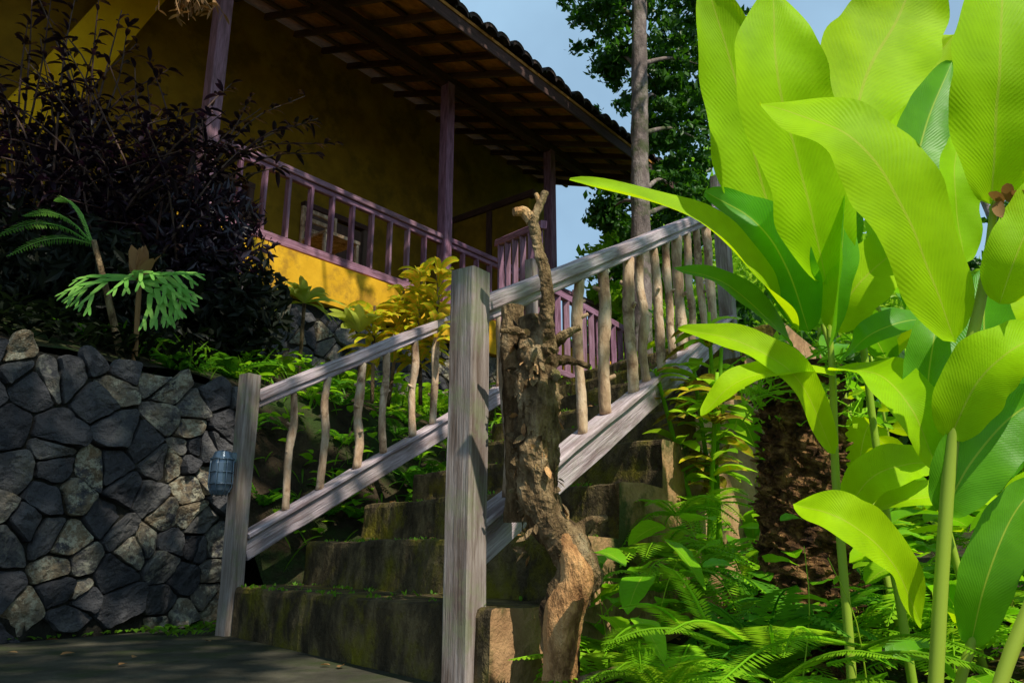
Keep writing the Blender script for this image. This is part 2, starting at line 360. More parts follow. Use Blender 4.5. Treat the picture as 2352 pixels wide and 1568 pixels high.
mb=MB(); stones(mb,SP(-4.4,.5,0),S,V((0,0,1)),-Lf,4.78,1.27,.19,.042,0,.0055)
prism(mb,[SP(-4.4,.5,0),SP(.36,.5,0),SP(.36,.95,0),SP(-4.4,.95,0)],-.05,1.24,1)
stones(mb,SP(.37,.52,0),Lf,V((0,0,1)),S,.45,1.25,.2,.04)
mb.build('stone_retaining_wall',[M_stone,M_mortar])

# stairs
mb=MB(); prof=[(-.002,-.05)]; TR=.395
for n in range(1,10):
    z=n*.2+.017; t=(n-1)*TR
    prof+=[(t,z-.12),(t+.002,z-.025),(t+.008,z-.006),(t+.022,z),(t+.2,z),(t+TR-.012,z-.002)]
prof+=[(5.2,1.815)]
K=70; vs=[]
def ST(t,k,z): return A+S*t+E*k+V((0,0,z))
for (t,z) in prof:
    for i in range(K+1):
        k=.03+(1.06-.03)*i/K; p=ST(t,k,z); n_=noise.noise(p*4)*.010+noise.noise(p*19)*.007
        vs.append(p+V((0,0,n_))+S*(noise.noise(p*6+V((9,0,0)))*.012+noise.noise(p*25)*.006))
W=K+1; mb.add(vs,[(a*W+i,a*W+i+1,(a+1)*W+i+1,(a+1)*W+i) for a in range(len(prof)-1) for i in range(K)],[(0,0,.5)]*len(vs),0,False)
for side,mi in ((0,0),(K,1)):
    vs=[]; 
    for a,(t,z) in enumerate(prof):
        p=mb.v[a*W+side]; vs+= [V(p),V((p[0],p[1],-.05))]
    mb.add(vs,[(2*a,2*a+1,2*a+3,2*a+2) for a in range(len(prof)-1)],[(0,0,.5)]*len(vs),mi,False)
mb.build('concrete_stairs',[M_conc,M_side])
mb=MB(); prism(mb,[SP(3.25,-.05,0),SP(6.5,-.05,0),SP(6.5,2.2,0),SP(3.25,1.0,0)][::-1],.5,1.8); mb.build('stair_landing',[M_conc])
mb=MB()   # moss tufts and fallen leaves on the treads
for _ in range(700):
    n=random.randint(1,9); k=U(.05,1.03); t=(n-1)*TR+random.choice([U(.01,.06),U(.3,.385),U(.02,.38)]); p=ST(t,k,n*.2+.012)
    for q in range(3): gleaf(mb,p+V((U(-.015,.015),U(-.015,.015),0)),(U(-1,1),U(-1,1),1.2),U(.012,.03),.008,.2,0,n=2,na=1)
for _ in range(50):
    n=random.randint(2,9); p=ST((n-1)*TR+U(.04,.36),U(.05,1),n*.2+.022); a=U(0,6.28); gleaf(mb,p,(math.cos(a),math.sin(a),.2),U(.03,.07),.025,.1,1,n=3,na=1)
mb.build('stair_moss',[M_grass,M_dry])

# railings
def newel(mb,p,z0,z1,w): beam(mb,V((p[0],p[1],z0)),V((p[0],p[1],z1)),w,w,1,ch=.005,warp=.004)
def stick(mb,p0,p1,r):
    p0=V(p0);p1=V(p1); j=lambda s: V((U(-s,s),U(-s,s),0)); L=(p1-p0)
    pts=[p0+j(.010)]+[p0+L*k+j(.010) for k in (.25,.5,.75)]+[p1+j(.006)]
    rad=[r*U(.92,1.1) for _ in range(9)]; rad[random.choice([2,3,5,6])]*=1.18
    tube(mb,pts,rad,10,2,n=26,bump=.13,bs=30)
    for _ in range(random.choice([1,2,2,3])):
        k=U(.15,.85); q=p0+L*k; a=U(0,6.28); tube(mb,[q,q+V((math.cos(a),math.sin(a),.5))*r*1.7],[r*.5,r*.35],6,2,n=2)
def railing(name,O,t1,bal,pw,t0=.04):
    mb=MB(); newel(mb,O,-.02,1.21,pw); C=O+S*t1; newel(mb,C,.9,1.21+t1*.53+.06,.078)
    sl=.519; hz=1.085; bz=.355
    def ln(dz,t): return O+S*t+V((0,0,dz+t*sl))
    beam(mb,ln(hz,t0),ln(hz,t1-.04),.072,.05,0,warp=.006)
    beam(mb,ln(hz-.042,t0),ln(hz-.042,t1-.04),.042,.034,0)
    beam(mb,ln(bz,t0),ln(bz,t1-.04),.05,.105,0,warp=.006)
    beam(mb,ln(bz+.064,t0),ln(bz+.064,t1-.04),.09,.022,0,warp=.006)
    for t in bal: stick(mb,ln(bz+.07,t),ln(hz-.055,t),U(.017,.025))
    return mb.build(name,[M_rail,M_post,M_stick])
railing('stair_railing',A,2.56,[.28,.50,.75,.95,1.2,1.4,1.64,1.88,2.11,2.34],.078)
railing('stair_railing',B,2.44,[.2,.44,.69,.89,1.14,1.27,1.43,1.58,1.72,1.86,2.02,2.18],.09)
# landing railing (boards)
mb=MB(); p0=V((.2,6.7,0));p1=V((1.5,8.7,0))
for z,h in ((2.75,.07),(1.98,.06)): beam(mb,p0+V((0,0,z)),p1+V((0,0,z)),.06,h,0)
for k in range(14):
    p=p0.lerp(p1,(k+.5)/14); beam(mb,p+V((0,0,2.0)),p+V((0,0,2.72)),.03,.06,0,up=V((1,0,0)))
for k in (0.0,.35,1.0):
    p=p0.lerp(p1,k); beam(mb,p+V((0,0,1.75)),p+V((0,0,2.9)),.085,.085,0)
p0=V((-.15,7.4,0)); p1=V((.28,6.35,0))
for z in (3.15,2.45): beam(mb,p0+V((0,0,z+.25)),p1+V((0,0,z)),.06,.07,0)
for k in range(6):
    p=p0.lerp(p1,(k+.5)/6); z=-.25*(k+.5)/6; beam(mb,p+V((0,0,2.65+z)),p+V((0,0,3.4+z)),.03,.06,0,up=V((1,0,0)))
mb.build('landing_railing',[M_porch])

# post lamp
mb=MB(); c=V((-1.365,3.70,0)); prof=[(.0,.62),(.028,.625),(.043,.645),(.05,.68),(.05,.77),(.046,.80),(.036,.825),(.0,.835)]
for k in range(len(prof)-1):
    vs=[];
    for r_,z_ in (prof[k],prof[k+1]):
        for j in range(17): a=j/16*6.283; vs.append(c+V((r_*math.cos(a),r_*math.sin(a),z_)))
    mb.add(vs,[(j,j+1,18+j,17+j) for j in range(16)],[(0,0,.5)]*34,0,True)
for j in range(8):
    a=j/8*6.283; q=V((math.cos(a),math.sin(a),0)); tube(mb,[c+q*.03+V((0,0,.62)),c+q*.054+V((0,0,.66)),c+q*.056+V((0,0,.72)),c+q*.054+V((0,0,.79))],[.003],5,0,n=6)
for z in (.675,.73,.79): tube(mb,[c+V((.055*math.cos(a/12*6.283),.055*math.sin(a/12*6.283),z)) for a in range(13)],[.0035],5,0,n=24)
beam(mb,c+V((.02,.02,.80)),c+V((.07,.05,.80)),.03,.05,0)
mb.build('bulkhead_lamp',[M_lamp])

# ------------------------------------------------------------ house
house=empty('yellow_house'); TE=4.2
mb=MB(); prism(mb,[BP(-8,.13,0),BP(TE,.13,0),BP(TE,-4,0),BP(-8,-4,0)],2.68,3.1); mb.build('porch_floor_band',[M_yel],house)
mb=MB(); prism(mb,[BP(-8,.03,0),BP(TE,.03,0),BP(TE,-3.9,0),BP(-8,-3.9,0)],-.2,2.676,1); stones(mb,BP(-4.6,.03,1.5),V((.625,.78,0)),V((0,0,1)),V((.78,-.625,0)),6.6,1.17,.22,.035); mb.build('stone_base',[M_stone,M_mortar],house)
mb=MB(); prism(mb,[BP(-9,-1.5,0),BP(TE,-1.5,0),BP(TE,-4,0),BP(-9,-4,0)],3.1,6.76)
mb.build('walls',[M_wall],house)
mb=MB(); beam(mb,BP(-3.0,-1.25,6.6),BP(-4.5,-1.2,3.1),.10,.42,0,up=V((.78,-.625,0)).cross(V((0,0,1)))); mb.build('sunlit_wall_strip',[M_sunpatch],house)  # sunlit patch of the wall, built as a leaning bright strip
mb=MB(); prism(mb,[BP(1.72,-.05,0),BP(1.78,-.05,0),BP(1.78,-1.48,0),BP(1.72,-1.48,0)],3.11,5.14,1)
beam(mb,BP(1.75,.03,5.2),BP(1.75,-1.49,5.2),.1,.1,0); beam(mb,BP(1.69,-.75,3.12),BP(1.69,-.75,5.12),.08,.05,0)
mb.build('end_partition',[M_dark,M_wall],house)
mb=MB()
for t0,t1,z1 in ((-2.6,-1.75,4.35),(-.9,-.05,4.4)):
    beam(mb,BP((t0+t1)/2,-1.47,3.11),BP((t0+t1)/2,-1.47,z1),t1-t0,.05,0,up=V((.78,-.625,0)))
    for t in (t0-.04,t1+.04): beam(mb,BP(t,-1.45,3.11),BP(t,-1.45,z1+.03),.07,.09,0,up=V((.78,-.625,0)))
    beam(mb,BP(t0-.08,-1.45,z1+.07),BP(t1+.08,-1.45,z1+.07),.09,.07,0)
mb.build('rail_shadow_panels',[M_dark],house)  # low framed dark panels that paint the railing's shadow on the wall
mb=MB(); prev=[-3.04,0,2.15,TE-.15]
for t in [-6.1]+prev: beam(mb,BP(t,0,3.1),BP(t,0,6.02),.13,.13,0,up=V((.625,.78,0)))
for i in range(3):
    a,b=prev[i]+.07,prev[i+1]-.07
    beam(mb,BP(a,0,3.95),BP(b,0,3.95),.10,.06,0); beam(mb,BP(a,0,3.89),BP(b,0,3.89),.05,.055,0); beam(mb,BP(a,0,3.2),BP(b,0,3.2),.07,.09,0)
    n=round((b-a)/.262)
    for k in range(1,n): t=a+(b-a)*k/n; beam(mb,BP(t,0,3.245),BP(t,0,3.865),.03,.075,0,up=V((.78,-.625,0)),)
mb.build('porch_columns_and_rail',[M_porch],house)
mb=MB()
beam(mb,BP(-9,0,6.06),BP(TE,0,6.06),.12,.13,0)
def rz(d): return 6.24-.373*d
for k in range(31):
    t=-9+.43*k; beam(mb,BP(t,1.14,rz(1.14)-.08),BP(t,-1.49,rz(-1.49)-.08),.05,.08,0)
for d in (.58,-.55,-1.1): beam(mb,BP(-9,d,rz(d)-.05),BP(TE,d,rz(d)-.05),.05,.045,0)
beam(mb,BP(-9,1.17,rz(1.17)-.07),BP(TE+.1,1.17,rz(1.17)-.07),.03,.17,0); 
mb.build('rafters',[M_dark],house)
mb=MB(); q=[BP(-9,1.2,rz(1.2)),BP(TE+.1,1.2,rz(1.2)),BP(TE+.1,-3.5,rz(-3.5)),BP(-9,-3.5,rz(-3.5))]; q2=[p+V((0,0,.04)) for p in q]
mb.add(q+q2,[(0,1,2,3),(7,6,5,4),(0,4,5,1),(1,5,6,2),(2,6,7,3),(3,7,4,0)],[(0,0,.5)]*8,1,False)
nt_=63
for k in range(nt_):
    t=-9+13.3*(k+.5)/nt_
    for cidx in range(5):
        d0=1.27-.42*cidx+U(-.045,.045); d1=d0-.5; j=U(-.02,.02)
        vs=[]
        for d,rr,zo in ((d0,.115,.085),(d1,.095,.06)):
            for a in range(9):
                an=math.pi*a/8; vs.append(BP(t+rr*math.cos(an)+j,d,rz(d)+zo-.02+rr*math.sin(an)*.8+j*.9))
        for a in range(9):
            an=math.pi*a/8; vs.append(BP(t+.09*math.cos(an)+j,d0,rz(d0)+.055-.02+.09*math.sin(an)*.8+j*.9))
        mb.add(vs,[(a,a+1,10+a,9+a) for a in range(8)]+[(a,a+1,19+a,18+a) for a in range(8)],[(0,0,.5)]*27,0,True)
mb.build('tiled_roof',[M_tile,M_ceil],house)
mb=MB(); o=BP(-1.6,-.55,3.1); ux=V((.625,.78,0)); uy=V((.78,-.625,0))
for i in (0,1):
    for j in (0,1): beam(mb,o+ux*.42*i+uy*.4*j,o+ux*.42*i+uy*.4*j+V((0,0,.43 if j else .85)),.04,.04)
beam(mb,o+ux*.21+uy*-.02+V((0,0,.45)),o+ux*.21+uy*.43+V((0,0,.45)),.46,.035)
for z in (.6,.72,.82): beam(mb,o+V((0,0,z)),o+ux*.42+V((0,0,z)),.03,.05)
mb.build('porch_chair',[M_stick])

# ------------------------------------------------------------ stump, logs, trunk
mb=MB()
tube(mb,[(.13,2.2,-.02),(.13,2.2,.19),(.18,2.2,.33),(.09,2.22,.47),(.07,2.22,.69),(.075,2.22,.88),(.06,2.25,1.04)],[.046,.048,.05,.056,.054,.048,.06,.062,.06,.058,.035],34,0,n=150,bump=.26,bs=20,flat=True,zs=.5)
tube(mb,[(.12,2.19,.02),(.135,2.175,.19),(.172,2.168,.31),(.12,2.18,.43)],[.043,.049,.045,.02],24,1,n=60,bump=.16,bs=20,zs=.4)
tube(mb,[(.105,2.2,.88),(.10,2.15,1.02),(.10,2.14,1.12),(.075,2.15,1.24),(.06,2.15,1.33)],[.026,.02,.017,.015,.018],14,2,n=60,bump=.28,bs=40,flat=True)
tube(mb,[(.06,2.15,1.32),(.035,2.15,1.345),(.005,2.14,1.34)],[.018,.016,.011],10,1,n=12,bump=.3,bs=40,flat=True)
tube(mb,[(.062,2.15,1.32),(.085,2.15,1.37),(.10,2.15,1.41)],[.016,.012,.010],9,2,n=12,bump=.3,bs=40,flat=True)
tube(mb,[(.085,2.15,1.37),(.072,2.15,1.405)],[.009,.006],6,1,n=3)
tube(mb,[(.02,2.36,.45),(.01,2.35,.84),(.0,2.35,1.11)],[.040,.038,.036],26,0,n=80,bump=.2,bs=24,flat=True,zs=.4)
for p,d,l,r in (((.1,2.2,.93),(.8,-.3,.5),.12,.018),((.1,2.2,.9),(.9,.1,-.1),.13,.016),((.1,2.19,.86),(.4,-.6,-.4),.07,.02),((.16,2.2,.4),(.9,.2,.5),.12,.025),((.05,2.2,.97),(-.8,-.3,.1),.09,.014)):
    p=V(p);d=V(d).normalized(); tube(mb,[p,p+d*l*.5+V((0,0,.01)),p+d*l],[r,r*.8,r*.4],10,0,n=14,bump=.4,bs=36,flat=True)
for _ in range(150):
    z=U(.35,1.02); cx=.09 if z<.5 else .072; a=U(0,6.28); q=V((math.cos(a),math.sin(a),0)); p=V((cx,2.22,z))+q*.056
    gleaf(mb,p,V((U(-.4,.4),U(-.4,.4),U(-1,1)))+q*.35,U(.02,.045),U(.01,.02),.1,random.choice([0,0,0,1]),n=3,face=q)
mb.build('driftwood_stump',[M_bark,M_barkl,M_bark])
mb=MB(); tube(mb,[(.91,2.6,-.05),(.93,2.6,.25),(.96,2.6,.6),(.99,2.6,.98)],[.16,.135,.125,.125,.11],36,0,n=130,bump=.26,bs=22,flat=True)
for _ in range(420):
    a=U(0,6.28);z=U(0,.95);p=V((.93+.05*z,2.6,z))+V((math.cos(a),math.sin(a),0))*.128
    tube(mb,[p,p+V((math.cos(a)+U(-.5,.5),math.sin(a),U(-.3,.9)))*U(.015,.04)],[.008,.003],4,0,n=2)
mb.build('tree_fern_trunk',[M_trunk])
mb=MB()
for _ in range(46):
    a=U(0,6.28); p=V((.99,2.6,.93)); q=[p+V((U(-.12,.12),U(-.12,.12),U(-.05,.06)))]
    for k in range(4): q.append(q[-1]+V((U(-.12,.10),U(-.12,.06),U(-.10,.07))))
    tube(mb,q,[.003,.002],4,0,n=12); cloud(mb,[tuple(x+V((U(-.02,.02),U(-.02,.02),0))) for x in crv(q,6)],.035,0,.5)
mb.build('creeper_vine',[M_fern])
mb=MB(); tube(mb,[(.17,2.05,.06),(.3,2.14,.07),(.5,2.3,.06)],[.018,.016,.015],9,0,n=24,bump=.25,bs=25); mb.build('garden_edging_log',[M_bark])

# ------------------------------------------------------------ ginger
G=[ # pts, width, facing, mat, fold
([(.87,1.48,.76),(.77,1.40,.98),(.67,1.38,1.15),(.52,1.45,1.27)],.21,(.0,-1,.45),0,.12),
([(.83,1.95,1.05),(.76,1.85,1.28),(.68,1.75,1.51),(.69,1.75,1.80)],.275,(.1,-1,.3),0,.2),
([(.80,2.0,.96),(.71,2.0,1.32),(.64,1.95,1.64),(.56,1.90,1.95)],.24,(-.1,-1,.3),0,.2),
([(.97,1.45,1.04),(.96,1.38,1.19),(.98,1.35,1.36),(1.06,1.40,1.66)],.2,(0,-1,.3),0,.25),
([(.97,2.1,1.41),(1.11,2.15,1.80),(1.27,2.2,2.06),(1.38,2.2,2.3)],.32,(0,-1,.2),0,.2),
([(1.06,2.3,1.42),(1.17,2.3,1.64),(1.33,2.3,1.85),(1.51,2.3,2.07)],.21,(.3,-1,.3),0,.3),
([(.76,2.0,.93),(.64,1.9,1.04),(.47,1.85,1.19),(.15,1.85,1.30)],.12,(-.1,-.9,.9),0,.4),
([(.79,2.0,.93),(.73,1.95,1.09),(.66,1.95,1.22),(.54,2.0,1.34)],.14,(-.5,-.8,.6),1,.35),
([(.76,2.05,.90),(.68,2.0,.97),(.57,2.0,1.07),(.45,2.05,1.13)],.08,(-.3,-.8,.8),1,.4),
([(.80,1.95,.60),(.69,1.85,.77),(.56,1.85,.86),(.42,1.9,.91)],.095,(-.2,-.9,.6),0,.3),
([(.84,1.98,.81),(.66,1.85,.79),(.53,1.8,.75),(.44,1.8,.67)],.075,(0,-.8,.9),0,.3),
([(.84,1.98,.82),(.86,1.8,.77),(.88,1.7,.67),(.92,1.7,.53)],.13,(-.1,-1,.7),0,.3),
([(.79,1.6,.23),(.70,1.5,.35),(.60,1.45,.42),(.53,1.5,.45)],.105,(-.1,-1,.6),0,.3),
([(.95,1.45,.83),(.96,1.4,.90),(1.01,1.4,.99),(1.07,1.4,1.10)],.10,(-.6,-1,.2),0,.3),
([(.84,1.5,.57),(.88,1.45,.67),(.94,1.42,.73),(1.05,1.45,.78)],.12,(-.2,-1,.6),0,.3),
([(.82,1.52,.43),(.87,1.5,.52),(.96,1.5,.61),(1.06,1.5,.67)],.12,(-.4,-1,-.1),1,.3),
([(.85,2.0,.93),(.90,1.95,1.03),(1.0,1.95,1.12),(1.14,2.0,1.21)],.15,(.1,-1,.4),0,.25),
([(.83,1.98,.88),(.84,1.9,1.03),(.87,1.9,1.19),(.91,1.95,1.35)],.1,(.9,-.8,.1),1,.4),
([(.86,2.0,.84),(.90,1.9,.89),(1.0,1.9,.93),(1.10,1.95,.94)],.08,(0,-.9,.6),1,.3),
([(.84,2.0,.47),(.87,1.9,.54),(.96,1.9,.57),(1.03,1.9,.57)],.10,(0,-1,.5),0,.3),
([(.92,1.7,.56),(.95,1.75,.72),(.98,1.75,.84),(1.04,1.8,.96)],.11,(-.3,-1,.1),1,.3),
([(.88,1.6,.19),(.90,1.55,.31),(.97,1.55,.43),(1.05,1.55,.51)],.09,(-.5,-1,.1),1,.3),
([(.85,2.0,.43),(.92,1.9,.48),(1.06,1.9,.49),(1.24,1.95,.47)],.09,(0,-.7,.9),0,.3),
([(1.05,1.7,1.01),(1.05,1.7,1.12),(1.06,1.7,1.24),(1.12,1.75,1.38)],.10,(.2,-1,.2),0,.3),
([(.90,2.1,1.0),(.93,2.12,1.25),(.97,2.15,1.45),(1.0,2.2,1.62)],.16,(.1,-1,.2),1,.2),
([(1.0,1.8,.7),(1.1,1.8,.86),(1.2,1.8,.95),(1.3,1.85,1.0)],.13,(.1,-1,.5),0,.3),
([(.95,1.5,.5),(1.0,1.6,.7),(1.04,1.65,.85),(1.1,1.7,1.0)],.12,(-.6,-1,0),1,.3),
([(1.02,1.9,1.1),(1.08,1.92,1.32),(1.16,1.95,1.52),(1.28,1.98,1.74)],.17,(.2,-1,.2),1,.25),
([(1.0,2.0,1.1),(1.12,2.05,1.4),(1.28,2.1,1.62),(1.5,2.1,1.8)],.2,(.2,-1,.2),0,.25),
]
mb=MB()
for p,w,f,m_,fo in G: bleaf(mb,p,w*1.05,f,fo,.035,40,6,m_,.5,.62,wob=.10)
for pts,r in (([(.73,1.5,-.02),(.75,1.5,.12),(.85,1.5,.58),(.94,1.47,.88),(.98,1.45,1.06)],[.015,.013,.012,.010,.007]),
  ([(.80,2,-.02),(.81,2,.15),(.82,2,.54),(.84,2,.8),(.85,2,1.1)],[.012,.011,.01,.009,.006]),
  ([(.76,1.4,-.02),(.80,1.4,.13),(.91,1.4,.32),(1.05,1.42,.5)],[.013,.012,.011,.01]),
  ([(.80,1.6,-.02),(.84,1.6,.10),(.92,1.6,.27),(1.04,1.6,.49)],[.011,.01,.009,.008]),
  ([(1.0,2.1,-.02),(.98,2.1,.6),(1.0,2.15,1.1),(1.06,2.3,1.45)],[.012,.01,.009,.006])):
    tube(mb,pts,r,10,2,n=30,bump=.06,bs=30)
for _ in range(6):
    p=V((.98,1.44,1.05))+V((U(-.02,.02),0,U(-.03,.02))); gleaf(mb,p,(U(-.5,.5),-.3,U(-.8,.5)),.05,.02,.2,3)
mb.build('torch_ginger_plant',[M_ginger,M_gdark,M_stem,M_dry])
mb=MB()
for _ in range(40):
    x=U(1.15,3.2);y=U(2.3,4.6); H=U(.7,1.6); b=V((x,y,gh(x,y)-.02)); t=b+V((U(-.3,.3),U(-.2,.2),H)); tube(mb,[b,b.lerp(t,.5)+V((.03,0,0)),t],[.012,.01,.006],6,2,n=8)
    for k in range(7):
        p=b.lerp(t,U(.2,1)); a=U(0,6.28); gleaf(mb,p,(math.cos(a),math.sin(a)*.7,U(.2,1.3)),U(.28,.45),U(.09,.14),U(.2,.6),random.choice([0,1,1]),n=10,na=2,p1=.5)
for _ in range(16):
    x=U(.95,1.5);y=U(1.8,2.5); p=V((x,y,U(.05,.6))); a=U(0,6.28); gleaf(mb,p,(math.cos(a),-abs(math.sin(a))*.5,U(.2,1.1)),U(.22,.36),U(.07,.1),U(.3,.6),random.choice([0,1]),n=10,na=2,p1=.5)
mb.build('ginger_thicket',[M_ginger,M_gdark,M_stem])

# ------------------------------------------------------------ undergrowth right
def fernplant(mb,p,n,L,w,npn=20,mat=0,el=(.3,1.1),dr=.6):
    a0=U(0,6.28)
    for i in range(n):
        a=a0+i*6.283/n+U(-.3,.3); e=U(*el); frond(mb,p,(math.cos(a),math.sin(a),e),L*U(.7,1.15),w*U(.8,1.2),dr*U(.7,1.3),npn,mat,U(-.15,.15))
mb=MB()
for b,d,L,w in (((.48,1.85,.16),(-1,-.3,.55),.34,.15),((.50,1.8,.18),(-.8,-.6,.6),.30,.14),((.55,1.75,.16),(-.3,-.8,.7),.28,.13),((.70,1.7,.18),(-1,-.5,.35),.42,.16),((.62,1.65,.15),(.9,-.4,.4),.36,.15),((.75,1.8,.16),(.3,-.9,.5),.34,.14),((.42,2.0,.18),(-.7,-.7,.8),.3,.13),((.5,1.6,.12),(.5,-.5,.6),.3,.13),((.45,1.9,.2),(-.4,-.2,1),.28,.13),((.35,1.95,.19),(-.8,-.9,.4),.26,.13),((.66,1.8,.18),(-.6,-.9,.5),.36,.15),((.30,1.95,.16),(-.2,-1,.3),.24,.12)):
    frond(mb,b,d,L,w,.42,46,0,U(-.1,.1))
for x,y in ((.34,1.9),(.56,1.7),(.68,1.75),(.40,2.05)): fernplant(mb,(x,y,.06),8,.30,.12,34,0,(.4,1.0),.5)
for _ in range(66):
    x=U(.25,2.2);y=U(2.15,4.4)
    r=V((x,y,0))-B
    if r.dot(Lf)>-.12 : continue
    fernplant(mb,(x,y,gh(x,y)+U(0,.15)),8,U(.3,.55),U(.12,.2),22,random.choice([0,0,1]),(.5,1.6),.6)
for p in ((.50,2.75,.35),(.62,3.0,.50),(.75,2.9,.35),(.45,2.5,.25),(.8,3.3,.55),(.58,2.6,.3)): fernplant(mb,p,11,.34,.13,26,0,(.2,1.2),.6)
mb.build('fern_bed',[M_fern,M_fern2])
mb=MB()
def heart(mb,p,d,L,mat=0): gleaf(mb,p,d,L,L*.72,.35,mat,n=9,na=3,fold=.18,p1=.32,p2=.75,rip=.02)
for p,d,L in (((.44,2.3,.40),(.5,-.6,-.5),.15),((.36,2.25,.30),(-.4,-.7,-.3),.13),((.33,2.15,.2),(.3,-.7,-.4),.12),((.36,2.4,.36),(-.7,-.3,.3),.12),((.52,2.35,.45),(.2,-.5,.2),.13),((.18,2.3,.17),(-.6,-.5,.4),.09)): heart(mb,p,d,L)
for _ in range(420):
    x=U(.2,2.4);y=U(1.9,4.4); r=V((x,y,0))-B
    if r.dot(Lf)>-.1 or (x<.45 and y<1.95): continue
    a=U(0,6.28); heart(mb,(x,y,gh(x,y)+U(.05,.45)),(math.cos(a),math.sin(a),U(-.2,.6)),U(.05,.12),random.choice([0,0,1]))
for _ in range(26):
    p=V((U(.2,1.5),U(1.9,3.5),.0)); q=p+V((U(-.15,.15),U(-.1,.1),U(.2,.4))); tube(mb,[p,p.lerp(q,.5)+V((U(-.04,.04),0,.03)),q],[.002,.001],4,0,n=6)
mb.build('broadleaf_undergrowth',[M_broad,M_gdark])
mb=MB()
for _ in range(500):
    x=U(.1,2.4);y=U(1.3,3.6); a=U(0,6.28); 
    gleaf(mb,(x,y,gh(x,y)+.015),(math.cos(a),math.sin(a),.1),U(.05,.11),U(.02,.04),.1,0,n=4)
for _ in range(12):
    x=U(-2,.1);y=U(2.2,3.7); a=U(0,6.28)
    gleaf(mb,(x,y,.012),(math.cos(a),math.sin(a),.1),U(.03,.06),U(.012,.025),.1,0,n=4)
mb.build('leaf_litter',[M_dry])
mb=MB()
for _ in range(5):
    b=V((.84+U(-.05,.05),3.4+U(-.05,.05),.3)); t=b+V((U(-.2,.2),U(-.2,.1),U(.8,1.25))); tube(mb,[b,b.lerp(t,.5),t],[.012,.008],6,2,n=6)
    for k in range(26):
        p=b.lerp(t,U(.35,1)); a=U(0,6.28); gleaf(mb,p,(math.cos(a),math.sin(a),U(0,.8)),U(.13,.22),U(.045,.065),.4,random.choice([0,0,1,2,2]),n=7,na=1)
mb.build('red_croton_plant',[M_crotr,M_croton,M_fern])
mb=MB()
for bx,by,h in ((-.66,5.0,.45),(-.82,5.1,.36),(-.50,4.95,.45),(-.68,5.15,.5),(-.6,5.05,.25),(-.9,4.95,.2)):
    b=V((bx,by,1.3)); t=V((bx+U(-.1,.1),by,1.75+h)); tube(mb,[b,b.lerp(t,.5),t],[.015,.01],6,1,n=6)
    for k in range(44):
        q=U(.35,1); p=b.lerp(t,q); a=U(0,6.28); gleaf(mb,p,(math.cos(a),math.sin(a),U(.2,1.8)),U(.18,.28),U(.042,.062),.5,0,n=8,na=1,fold=.45)
mb.build('croton_plant',[M_croton,M_bark])
mb=MB()
b=V((-1.55,5.55,2.16)); tube(mb,[b-V((0,0,.6)),b],[.015],6,1,n=3)
for k in range(34): a=U(0,6.28); gleaf(mb,b,(math.cos(a),math.sin(a),U(.2,2.2)),U(.26,.38),.045,U(.3,.7),0,n=8,na=1)
b=V((-1.0,4.9,1.75))
for k in range(14): a=U(0,6.28); gleaf(mb,b,(math.cos(a),math.sin(a),U(.6,2.2)),U(.2,.32),.07,U(.2,.5),0,n=8,na=1)
mb.build('dracaena_plant',[M_cord,M_bark])
mb=MB()
for _ in range(90):
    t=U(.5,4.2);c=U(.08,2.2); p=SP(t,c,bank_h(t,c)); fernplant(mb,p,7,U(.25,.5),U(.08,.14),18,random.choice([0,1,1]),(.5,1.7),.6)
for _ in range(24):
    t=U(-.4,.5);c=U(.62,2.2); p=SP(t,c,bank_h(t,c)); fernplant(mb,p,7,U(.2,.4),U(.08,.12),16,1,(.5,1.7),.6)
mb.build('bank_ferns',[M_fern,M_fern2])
mb=MB()
for _ in range(700):
    t=U(-.2,4.2);c=U(.56,2.3) if t<.4 else U(.05,2.3); p=SP(t,c,bank_h(t,c)); a=U(0,6.28); gleaf(mb,p,(math.cos(a)*.5,math.sin(a)*.5,1),U(.12,.34),.011,U(.2,.6),0,n=5,na=1)
for _ in range(170):
    t=U(-.2,.5);c=U(.05,.46); p=SP(t,c,.01); a=U(0,6.28); gleaf(mb,p,(math.cos(a),math.sin(a),.9),U(.03,.07),.02,.3,0,n=3,na=1)
for _ in range(380):
    t=U(.5,3.8);c=U(.08,1.5); p=SP(t,c,bank_h(t,c)+U(.02,.25)); a=U(0,6.28); gleaf(mb,p,(math.cos(a),math.sin(a),U(-.2,.7)),U(.07,.15),U(.03,.07),.3,1,n=5,na=1)
for _ in range(160):
    t=U(-3,.3);p=SP(t,.47,.01); a=U(0,6.28); gleaf(mb,p,(math.cos(a),math.sin(a),.7),U(.02,.05),.015,.3,0,n=3,na=1)
mb.build('bank_grass',[M_grass,M_broad])
# staghorn fern on stake
mb=MB(); o=V((-2.0,3.95,1.78)); tube(mb,[(-1.98,4.0,1.2),(-1.99,3.98,1.5),(-2.0,3.96,1.8)],[.018,.014,.012],7,1,n=10,bump=.3)
for k in range(14):
    a=U(-.7,.7); gleaf(mb,o+V((0,0,-.02)),(a,U(-.4,.1),1),U(.14,.23),.06,.1,1,n=6,na=1)
def stagf(p,d,L,w,lv):
    p=V(p);d=V(d).normalized(); e=p+d*L+V((0,0,-.25*L)); bleaf(mb,[p,p.lerp(e,.35)+V((0,0,.03*L)),p.lerp(e,.7)+V((0,0,.03*L)),e+d*L*.12],w,(0,-.9,.6),.1,.03,8,1,0,.15,.22)
    if lv:
        for s in (-1,1): 
            q=d.cross(V((0,-.9,.5))).normalized(); stagf(e-d*.01,d+q*s*U(.35,.6)+V((0,0,-.45)),L*U(.6,.75),w*.72,lv-1)
